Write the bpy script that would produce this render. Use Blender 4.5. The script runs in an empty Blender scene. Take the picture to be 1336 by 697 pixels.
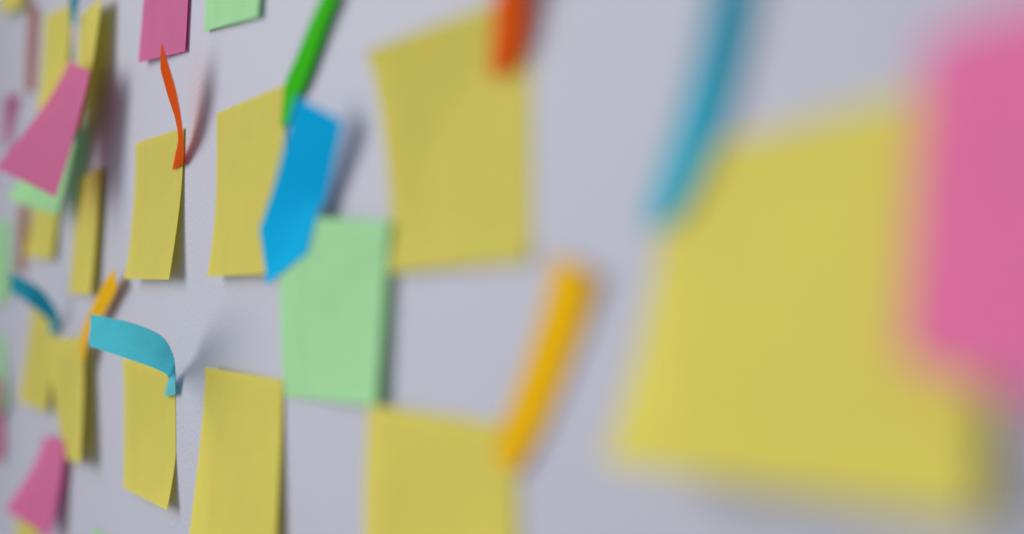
import bpy, math, random
from mathutils import Vector, noise

# ------------------------------------------------------------------ camera
# Units are metres. The wall is the plane y = 0, x runs along it, z is up.
F_PX, CX, CY, VPX = 1300.0, 668.0, 348.5, -300.0       # measured on the 1336 x 697 photograph
NOTE = 0.051                                           # square notes, 2 inches
DC = F_PX * NOTE / (0.36 * (CX - VPX))                 # wall distance along the view axis
TH = math.atan2(CX - VPX, F_PX)                        # angle between view axis and wall
DIST = DC * math.sin(TH)                               # camera to wall
EYE_Z = 1.45                                           # height of the camera above the floor
FW = Vector((-math.cos(TH), math.sin(TH), 0)); RT = Vector((math.sin(TH), math.cos(TH), 0)); UP = Vector((0, 0, 1))
EYE = Vector((0, -DIST, EYE_Z))
scn = bpy.context.scene
col = scn.collection
cd = bpy.data.cameras.new('camera'); cam = bpy.data.objects.new('camera', cd); col.objects.link(cam)
cam.location = EYE
cam.rotation_euler = (math.pi / 2, 0, math.pi / 2 - TH)
cd.sensor_width = 36; cd.lens = 36 * F_PX / 1336
cd.clip_start = 0.01; cd.clip_end = 50
cd.dof.use_dof = True; cd.dof.focus_distance = 0.335; cd.dof.aperture_fstop = 2.3
scn.camera = cam

# ------------------------------------------------------------------ light (indoors: soft room light + one window-like lamp)
w = bpy.data.worlds.new('World'); scn.world = w; w.use_nodes = True
bg = w.node_tree.nodes['Background']; bg.inputs[0].default_value = (0.95, 0.96, 1.0, 1); bg.inputs[1].default_value = 0.34
ld = bpy.data.lights.new('window_light', 'AREA'); ld.shape = 'RECTANGLE'; ld.size = 1.6; ld.size_y = 1.8; ld.spread = math.radians(84)
ld.energy = 18.6; ld.color = (1.0, 0.97, 0.95)
lo = bpy.data.objects.new('window_light', ld); col.objects.link(lo)
lo.location = (-1.1, -1.4, EYE_Z + 0.2)
lo.rotation_euler = (Vector((1.4, 0, EYE_Z - 0.75)) - lo.location).to_track_quat('-Z', 'Y').to_euler()
scn.view_settings.view_transform = 'Standard'; scn.view_settings.look = 'None'
scn.view_settings.exposure = 0.17; scn.view_settings.gamma = 1; scn.view_settings.use_curve_mapping = False

# ------------------------------------------------------------------ materials
def nodes(name):
    m = bpy.data.materials.new(name); m.use_nodes = True
    nt = m.node_tree; nt.nodes.clear()
    return m, nt, nt.nodes.new, nt.links.new

def paper(name, rgb, trans=0.42, mott=0.05, spec=0.18):
    m, nt, N, L = nodes(name)
    out = N('ShaderNodeOutputMaterial'); tc = N('ShaderNodeTexCoord')
    fib = N('ShaderNodeTexNoise'); fib.inputs['Scale'].default_value = 2200; fib.inputs['Detail'].default_value = 3
    mp = N('ShaderNodeMapping'); mp.inputs['Scale'].default_value = (1.0, 1.0, 0.35)
    L(tc.outputs['Object'], mp.inputs[0]); L(mp.outputs[0], fib.inputs['Vector'])
    big = N('ShaderNodeTexNoise'); big.inputs['Scale'].default_value = 90; big.inputs['Detail'].default_value = 2
    L(tc.outputs['Object'], big.inputs['Vector'])
    add = N('ShaderNodeMath'); add.operation = 'MULTIPLY_ADD'
    L(fib.outputs[0], add.inputs[0]); add.inputs[1].default_value = 1.6; L(big.outputs[0], add.inputs[2])
    mr = N('ShaderNodeMapRange'); L(add.outputs[0], mr.inputs[0])
    mr.inputs[1].default_value = 0.7; mr.inputs[2].default_value = 1.9
    mr.inputs[3].default_value = 1 - mott; mr.inputs[4].default_value = 1 + mott * 0.6
    oi = N('ShaderNodeObjectInfo'); sh = N('ShaderNodeMapRange'); L(oi.outputs['Random'], sh.inputs[0])
    sh.inputs[3].default_value = 0.95; sh.inputs[4].default_value = 1.03
    mu = N('ShaderNodeMath'); mu.operation = 'MULTIPLY'; L(mr.outputs[0], mu.inputs[0]); L(sh.outputs[0], mu.inputs[1])
    vm = N('ShaderNodeVectorMath'); vm.operation = 'SCALE'; vm.inputs[0].default_value = rgb; L(mu.outputs[0], vm.inputs['Scale'])
    bp = N('ShaderNodeBump'); bp.inputs['Strength'].default_value = 0.22; bp.inputs['Distance'].default_value = 0.00012
    L(fib.outputs[0], bp.inputs['Height'])
    p = N('ShaderNodeBsdfPrincipled'); p.inputs['Roughness'].default_value = 0.75; p.inputs['Specular IOR Level'].default_value = spec
    L(vm.outputs[0], p.inputs['Base Color']); L(bp.outputs[0], p.inputs['Normal'])
    t = N('ShaderNodeBsdfTranslucent'); L(vm.outputs[0], t.inputs[0])
    mx = N('ShaderNodeMixShader'); mx.inputs[0].default_value = trans
    L(p.outputs[0], mx.inputs[1]); L(t.outputs[0], mx.inputs[2]); L(mx.outputs[0], out.inputs[0])
    return m

def wall_paint():
    m, nt, N, L = nodes('painted_plaster')
    out = N('ShaderNodeOutputMaterial'); tc = N('ShaderNodeTexCoord')
    n1 = N('ShaderNodeTexNoise'); n1.inputs['Scale'].default_value = 620; n1.inputs['Detail'].default_value = 3
    n2 = N('ShaderNodeTexNoise'); n2.inputs['Scale'].default_value = 14; n2.inputs['Detail'].default_value = 4
    for n in (n1, n2): L(tc.outputs['Object'], n.inputs['Vector'])
    mr = N('ShaderNodeMapRange'); L(n2.outputs[0], mr.inputs[0]); mr.inputs[3].default_value = 0.96; mr.inputs[4].default_value = 1.03
    vm = N('ShaderNodeVectorMath'); vm.operation = 'SCALE'; vm.inputs[0].default_value = (0.365, 0.38, 0.462); L(mr.outputs[0], vm.inputs['Scale'])
    bp = N('ShaderNodeBump'); bp.inputs['Strength'].default_value = 0.55; bp.inputs['Distance'].default_value = 0.00042
    L(n1.outputs[0], bp.inputs['Height'])
    p = N('ShaderNodeBsdfPrincipled'); p.inputs['Roughness'].default_value = 0.55; p.inputs['Specular IOR Level'].default_value = 0.3
    L(vm.outputs[0], p.inputs['Base Color']); L(bp.outputs[0], p.inputs['Normal']); L(p.outputs[0], out.inputs[0])
    return m

M = dict(
    yellow=paper('yellow_paper', (0.87, 0.805, 0.185), 0.53, 0.045),
    pink=paper('pink_paper', (0.84, 0.235, 0.50), 0.52),
    green=paper('pale_green_paper', (0.50, 0.86, 0.49), 0.45),
    teal=paper('light_blue_paper', (0.25, 0.80, 0.90), 0.58, 0.12),
    deep_teal=paper('deep_teal_film', (0.035, 0.56, 0.74), 0.45, 0.03, 0.05),
    blue=paper('vivid_blue_film', (0.001, 0.55, 0.95), 0.3, 0.02, 0.03),
    lime=paper('bright_green_film', (0.05, 0.62, 0.004), 0.45, 0.06, 0.05),
    orange=paper('red_orange_film', (0.94, 0.20, 0.01), 0.68, 0.02, 0.06),
    red=paper('dull_red_strip', (0.70, 0.32, 0.28), 0.5, 0.02),
    tan=paper('tan_strip', (0.60, 0.33, 0.16), 0.45, 0.02),
    amber=paper('amber_film', (0.90, 0.57, 0.002), 0.4, 0.02, 0.05),
)

# ------------------------------------------------------------------ geometry helpers
def at(u, v, off):
    """point at `off` mm in front of the wall, seen at pixel (u, v) of the photograph"""
    r = FW + RT * ((u - CX) / F_PX) + UP * ((CY - v) / F_PX)
    return EYE + r * ((DIST - off * 1e-3) / r.y)

hosts = {}                       # surfaces already laid on the wall, by name
def sheet(name, rows, mat, label, cat, group, thick=0.16e-3, over=()):
    """one sheet of paper from a grid of points rows[i][j]; laid clear of the sheets it lies over"""
    n, m = len(rows), len(rows[0])
    for h in over:
        for r in rows:
            for p in r:
                best = None
                for q in hosts[h]:
                    d = (q.x - p.x) ** 2 + (q.z - p.z) ** 2
                    if best is None or d < best[0]: best = (d, q.y)
                if best[0] < 0.003 ** 2: p.y = min(p.y, best[1] - 0.35e-3)
    for r in rows:
        for p in r: p.y = min(p.y, -0.12e-3)
    hosts[name] = [p.copy() for r in rows for p in r]
    flat = [p for r in rows for p in r]
    nor = []
    for i in range(n):
        for j in range(m):
            a = rows[min(i + 1, n - 1)][j] - rows[max(i - 1, 0)][j]
            b = rows[i][min(j + 1, m - 1)] - rows[i][max(j - 1, 0)]
            c = a.cross(b)
            nor.append(c.normalized() if c.length > 1e-12 else Vector((0, -1, 0)))
    c0 = sum(flat, Vector()) / len(flat)
    V = [p - c0 + k * thick / 2 for p, k in zip(flat, nor)] + [p - c0 - k * thick / 2 for p, k in zip(flat, nor)]
    K = n * m; Fc = []
    for i in range(n - 1):
        for j in range(m - 1):
            a, b, c, d = i * m + j, i * m + j + 1, (i + 1) * m + j + 1, (i + 1) * m + j
            Fc += [(a, d, c, b), (a + K, b + K, c + K, d + K)]
    rim = [j for j in range(m)] + [i * m + m - 1 for i in range(1, n)] + [(n - 1) * m + j for j in range(m - 2, -1, -1)] + [i * m for i in range(n - 2, 0, -1)]
    for a, b in zip(rim, rim[1:] + rim[:1]): Fc.append((a, b, b + K, a + K))
    me = bpy.data.meshes.new(cat.replace(' ', '_'))
    me.from_pydata([tuple(v) for v in V], [], Fc); me.validate()
    big = 2 * (n - 1) * (m - 1)
    for k, f in enumerate(me.polygons): f.use_smooth = k < big
    me.update()
    bm = __import__('bmesh').new(); bm.from_mesh(me)
    __import__('bmesh').ops.recalc_face_normals(bm, faces=bm.faces)
    for e in bm.edges:
        if len(e.link_faces) == 2 and e.link_faces[0].normal.dot(e.link_faces[1].normal) < 0.6: e.smooth = False
    bm.to_mesh(me); bm.free()
    me.materials.append(M[mat])
    o = bpy.data.objects.new(cat.replace(' ', '_'), me); col.objects.link(o); o.location = c0
    o['label'] = label; o['category'] = cat
    if group: o['group'] = group
    return o

def note(key, mat, corners, off, label, p=1.8, q=1.0, bow=0.0, over=(), n=34):
    """corners TL TR BL BR as pixels, off = mm each corner stands off the wall; the curl follows t**p down the sheet"""
    C = [at(*c, o) for c, o in zip(corners, off)]
    rnd = random.Random(key); sd = Vector((rnd.random() * 50, rnd.random() * 50, 0))
    rows = []
    for i in range(n + 1):
        t = i / n; row = []
        for j in range(n + 1):
            s = j / n
            P = (C[0] * (1 - s) + C[1] * s) * (1 - t) + (C[2] * (1 - s) + C[3] * s) * t
            sq = s ** q
            top = off[0] + (off[1] - off[0]) * sq; bot = off[2] + (off[3] - off[2]) * sq
            o = top + (bot - top) * t ** p + bow * 4 * t * (1 - t)
            o += noise.noise(Vector((s * 1.7, t * 1.7, 0)) + sd) * 0.45 * min(1, t * 3)
            o += 0.10 * math.exp(-((s - 0.19 - 0.02 * sd.x / 50) / 0.035) ** 2) + noise.noise(Vector((s * 6, t * 1.2, 9)) + sd) * 0.07
            P.y = -max(o, 0.12) * 1e-3
            row.append(P)
        rows.append(row)
    edges = [(C[0] - C[1]).length, (C[2] - C[3]).length, (C[0] - C[2]).length, (C[1] - C[3]).length]
    print('SIZE', key, [round(e * 1e3, 1) for e in edges])
    return sheet(key, rows, mat, label, 'sticky note', 'sticky notes on the white wall', over=over)

def flag(key, mat, rungs, label, over=(), sub=5, tip=False, across=4):
    """narrow page flag: rungs of (u, v, off, u, v, off) from the stuck end to the free end, splined"""
    R = [(at(*r[:3]), at(*r[3:])) for r in rungs]
    wd = [(a - b).length for a, b in R]; ln = [sum((R[i + 1][k] - R[i][k]).length for i in range(len(R) - 1)) for k in (0, 1)]
    print('FLAG', key, 'width', [round(x * 1e3, 1) for x in wd], 'len', [round(x * 1e3, 1) for x in ln])
    pts = []
    start = 1 if tip else 0
    if tip:
        for k in range(sub): pts.append(tuple(R[0][s].lerp(R[1][s], k / sub) for s in (0, 1)))
    for i in range(start, len(R) - 1):
        for k in range(sub):
            t = k / sub; row = []
            for s in (0, 1):
                p0, p1, p2, p3 = R[max(i - 1, start)][s], R[i][s], R[i + 1][s], R[min(i + 2, len(R) - 1)][s]
                row.append(0.5 * ((2 * p1) + (p2 - p0) * t + (2 * p0 - 5 * p1 + 4 * p2 - p3) * t * t + (3 * p1 - p0 - 3 * p2 + p3) * t ** 3))
            pts.append(tuple(row))
    pts.append(R[-1])
    rows = [[a.lerp(b, j / across) for j in range(across + 1)] for a, b in pts]
    return sheet(key, rows, mat, label, 'page flag', 'page flags on the white wall', thick=0.12e-3, over=over)

# ------------------------------------------------------------------ wall
import bmesh
bm = bmesh.new()
bmesh.ops.create_cube(bm, size=1)
for v in bm.verts: v.co = Vector((v.co.x * 4.0 - 1.2, (v.co.y + 0.5) * 0.12, (v.co.z + 0.5) * 2.7))
me = bpy.data.meshes.new('wall'); bm.to_mesh(me); bm.free(); me.materials.append(wall_paint())
wall = bpy.data.objects.new('wall', me); col.objects.link(wall); wall['kind'] = 'structure'

# ------------------------------------------------------------------ sticky notes
note('A1', 'yellow', [(870, 206), (1275, 98), (788, 602), (1278, 682)], (0.4, 0.4, 10, 4.2), 'yellow sticky note partly covered by the pink note, with a teal flag at its corner', p=2.2)
note('B1', 'yellow', [(477, 68), (690, -14), (506, 356), (688, 341)], (5.5, 0.4, 2, 1.2), 'yellow sticky note with a red-orange flag stuck to one corner and the other corner curled', p=0.55, bow=-2.2)
note('C1', 'yellow', [(283, 148), (372, 110), (270, 361), (362, 357)], (0.4, 0.5, 4, 3), 'yellow sticky note partly hidden behind the vivid blue arrow flag', p=2.4)
note('D1', 'yellow', [(177, 187), (239.5, 167), (162, 364), (221, 365)], (1.4, 0.6, 4.8, 4.2), 'yellow sticky note with a tall orange flag on its top corner, bottom edge lifting', p=2.4)
note('E1', 'yellow', [(102, 233), (132, 218), (90, 383), (118, 385)], (0.4, 2.5, 1.5, 3.6), 'narrow-looking yellow sticky note hanging right of the pale green note, above the amber flag', p=1.3)
note('F1', 'yellow', [(52, 204), (83, 214), (32, 334), (67, 339)], (0.8, 0.5, 5, 3), 'yellow sticky note with only its lower half showing below the pale green note')
note('C2', 'yellow', [(268, 479), (369, 496), (246, 706), (358, 738)], (3, 0.5, 8.5, 3), 'yellow sticky note without any flag, below the note with the vivid blue arrow', p=1.5)
note('D2', 'yellow', [(160, 466), (227, 486), (160, 636), (218, 666)], (3, 0.5, 2.6, 3.4), 'yellow sticky note with a light blue flag curling out from its top corner', p=2.2, bow=-1.0)
note('F2', 'yellow', [(41, 401), (77, 411), (23, 522), (60, 539)], (1.4, 0.4, 6.5, 3.2), 'yellow sticky note with a curled teal flag, overlapped by another yellow note')
note('E2', 'yellow', [(62, 442), (109, 441), (86, 600), (106, 605)], (7.5, 4.5, 2, 6.5), 'crooked yellow sticky note with an amber flag rising from its top corner', p=1.5, over=('F2',))
note('B2', 'yellow', [(480, 528), (670, 556), (473, 810), (682, 890)], (2.5, 0.5, 2, 0.6), 'yellow sticky note under the amber flag, below the pale green and yellow notes')
note('E0', 'yellow', [(104, 21), (133, -4), (92, 176), (106, 166)], (0.8, 5, 5, 10.5), 'yellow sticky note lifting far off above the dark pink note, casting deep shadow', p=1.2)
note('F0', 'yellow', [(58, 22), (92, 5), (48, 145), (84, 132)], (0.5, 0.4, 5, 3.5), 'yellow sticky note behind the dark pink note, dark teal flag at its corner')
note('G0', 'yellow', [(8, -95), (32, -115), (-2, 19), (27, 8)], (0.6, 0.4, 5, 5), 'blurred yellow sticky note above the dull red strip, only its bottom corner showing')
note('H3', 'yellow', [(22, 640), (50, 662), (17, 770), (44, 800)], (0.8, 0.4, 4, 4), 'yellow sticky note almost wholly hidden underneath the tilted pink note')
note('D0', 'pink', [(195, -110), (254, -150), (181, 82), (241, 67)], (0.6, 0.6, 2.6, 1.2), 'pink sticky note above the tall orange flag, beside the hanging pale green note', p=1.8)
note('C0', 'green', [(275, -170), (356, -225), (266, 41), (337, 22)], (0.5, 0.6, 1.4, 1.4), 'pale green sticky note beside the upright pink note, only its bottom showing')
note('G2', 'green', [(362, 281), (508, 288), (372, 517), (490, 530)], (5, 2, 0.6, 2.8), 'large pale green sticky note under the tip of the vivid blue arrow flag', p=1.2)
note('G1', 'green', [(72, 146), (103, 166), (9, 259), (74, 281)], (5.5, 6, 20, 9), 'pale green sticky note tucked behind the dark pink note', p=1.4, over=('F1', 'F0', 'E0'))
note('P1', 'pink', [(90, 80), (117, 93), (-6, 219), (73, 257)], (11, 12.5, 33, 20), 'dark pink sticky note lifting off over a pale green note', p=1.3, over=('E0', 'F0', 'G1'))
note('P3', 'pink', [(58, 568), (86, 575), (7, 665), (65, 702)], (2.5, 3, 17, 6.5), 'tilted pink sticky note lying over a hidden yellow one', p=1.6, over=('H3', 'E2'))
note('PA', 'pink', [(1209, 52), (1485, -45), (1176, 467), (1500, 570)], (3, 9, 4.5, 10), 'large pink sticky note overlapping the yellow note that has a teal flag', p=1.0, over=('A1',))
note('G3', 'green', [(-9, 290), (13, 289), (-13, 396), (11, 392)], (1.5, 0.6, 2.4, 1.2), 'pale green sticky note beside the tan orange strip, only its edge showing')
note('G4', 'green', [(-17, 434), (4, 438), (-18, 537), (4, 535)], (0.8, 0.5, 3, 4), 'green sticky note above a pink one, beside the yellow note with curled teal flag')
note('P4', 'pink', [(-19, 491), (3, 497), (-22, 596), (0, 602)], (2, 1.5, 4, 3), 'pink sticky note below a green one, only a sliver of it showing', over=('G4',))
note('G5', 'green', [(122, 688), (168, 722), (118, 848), (160, 890)], (0.4, 0.6, 3, 3), 'pale green sticky note of which only the top corner tip shows')

# ------------------------------------------------------------------ page flags and coloured strips
def R(px, a, b): return [(*l, oa, *r, ob) for (l, r), oa, ob in zip(px, a, b)]
flag('O1', 'orange', R([((225, 222), (239, 214)), ((228.5, 203), (240, 198)), ((232.5, 182), (239, 178)), ((229, 156), (236, 152)), ((220, 128), (231, 124)), ((213.5, 105), (224, 98)), ((209.5, 88), (217, 76)), ((210.5, 59), (211.5, 57))],
     (1.3, 2.2, 3.2, 5.0, 7.6, 9.6, 11, 12.4), (1.5, 3.0, 5.0, 6.8, 8.7, 10.2, 11.4, 12.4)), 'tall orange flag curving out from the corner of a yellow note', over=('D1',))
flag('S2', 'teal', R([((214, 517), (229, 515)), ((217, 505), (228.8, 500)), ((219.5, 493), (228.5, 478)), ((213, 486), (225, 461)), ((190, 476), (210, 438)), ((155, 464), (170, 421)), ((117, 452), (118, 410))],
     (1.5, 1.8, 2.3, 6.3, 13.4, 23.2, 34.3), (1.5, 2.0, 3.2, 6, 10.7, 21.2, 35)), 'light blue paper flag sticking straight out from a yellow note, end curled downward', over=('D2',))
flag('S3', 'deep_teal', R([((63, 437), (74, 432)), ((66, 425), (76, 415)), ((60, 415), (70, 398)), ((40, 398), (50, 375)), ((14, 380), (14, 356))],
     (2.0, 2.6, 6.5, 14.5, 21.5), (2.0, 2.4, 5.5, 13.0, 23)), 'blurred teal flag curling out over an overlapped yellow note', over=('F2', 'E2'))
flag('GR', 'lime', R([((367, 165), (376, 161)), ((369, 133), (386, 129)), ((373, 106), (396, 112)), ((386, 76), (410, 76)), ((402, 36), (425, 34)), ((423, -12), (443, -12))],
     (0.8, 0.9, 0.9, 1.0, 1.1, 1.3), (1.6, 1.7, 1.7, 1.7, 1.8, 2.0)), 'bright green flag above the vivid blue arrow flag', over=('C1',))
flag('BA', 'blue', R([((349, 371), (353, 371)), ((339, 299), (408, 330)), ((358, 240), (424, 262)), ((372, 185), (436, 210)), ((387, 126), (447, 158))],
     (3, 7.0, 9.0, 9.8, 10.2), (3, 2.4, 3.0, 3.8, 4.6)), 'vivid blue arrow-shaped flag pointing down onto the large green note', over=('C1', 'G2'), tip=True)
flag('OB', 'orange', R([((638, 100), (662, 92)), ((641, 70), (675, 65)), ((643, 40), (680, 35)), ((645, 10), (680, 0)), ((650, -35), (678, -52)), ((658, -80), (684, -105))],
     (1, 1.2, 1.5, 2, 3, 4), (2, 2.4, 2.8, 3.4, 5, 6)), 'blurred red-orange flag on the corner of a yellow note with curled left corner', over=('B1',))
flag('YB', 'amber', R([((648, 600), (672, 617)), ((660, 545), (706, 560)), ((686, 470), (740, 478)), ((708, 400), (765, 405)), ((722, 333), (772, 358))],
     (0.5, 0.5, 0.5, 0.7, 1.1), (1.4, 0.9, 0.8, 1.1, 1.8)), 'large amber flag slanting up from a yellow note beneath open white wall', over=('B2',))
flag('Y2', 'amber', R([((106, 470), (110, 470)), ((105, 440), (117, 436)), ((115, 411), (134, 411)), ((133, 374), (150, 383)), ((149, 350), (152, 372))],
     (5.2, 5.6, 4.8, 4.2, 4.3), (5.2, 5, 3.8, 3.4, 4.6)), 'amber flag rising behind the light blue flag from a crooked yellow note', over=('E2',))
flag('TA', 'deep_teal', R([((838, 297), (874, 292)), ((860, 230), (908, 235)), ((887, 150), (940, 160)), ((908, 80), (962, 85)), ((924, 10), (978, 10)), ((932, -40), (986, -40))],
     (0.5, 0.9, 2.0, 3.0, 3.8, 4.6), (1.6, 1.4, 1.0, 1.0, 1.2, 1.6)), 'strongly blurred teal flag above the yellow note overlapped by a pink note', over=('A1',))
flag('TF', 'deep_teal', R([((92, 33), (96, 33)), ((91, 15), (100, 15)), ((92, -5), (104, -5)), ((95, -40), (109, -42))],
     (5.5, 6, 6.5, 7.5), (3, 3.2, 3.4, 3.8)), 'dark teal flag between two yellow notes above the dark pink note', over=('F0',))
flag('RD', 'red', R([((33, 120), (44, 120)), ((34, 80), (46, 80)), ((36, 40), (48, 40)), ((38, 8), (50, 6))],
     (3.3, 3.5, 3.7, 3.9), (0.6, 0.7, 0.8, 0.9)), 'dull red strip hanging beside the yellow note behind the dark pink one')  # dull reddish stripe, modelled as a narrow strip standing off the wall
flag('MG', 'pink', R([((4, 192), (12, 190)), ((5, 160), (18, 158)), ((7, 125), (27, 124))],
     (2.2, 4.2, 7), (0.6, 0.8, 1)), 'magenta flag to the side of the dark pink note, below the dull red strip')
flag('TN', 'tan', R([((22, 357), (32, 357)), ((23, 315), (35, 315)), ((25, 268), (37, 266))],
     (3.3, 3.8, 3.9), (0.6, 0.7, 0.8)), 'tan orange strip below the pale green note tucked behind pink')  # brownish stripe, given the same slim lifted strip shape
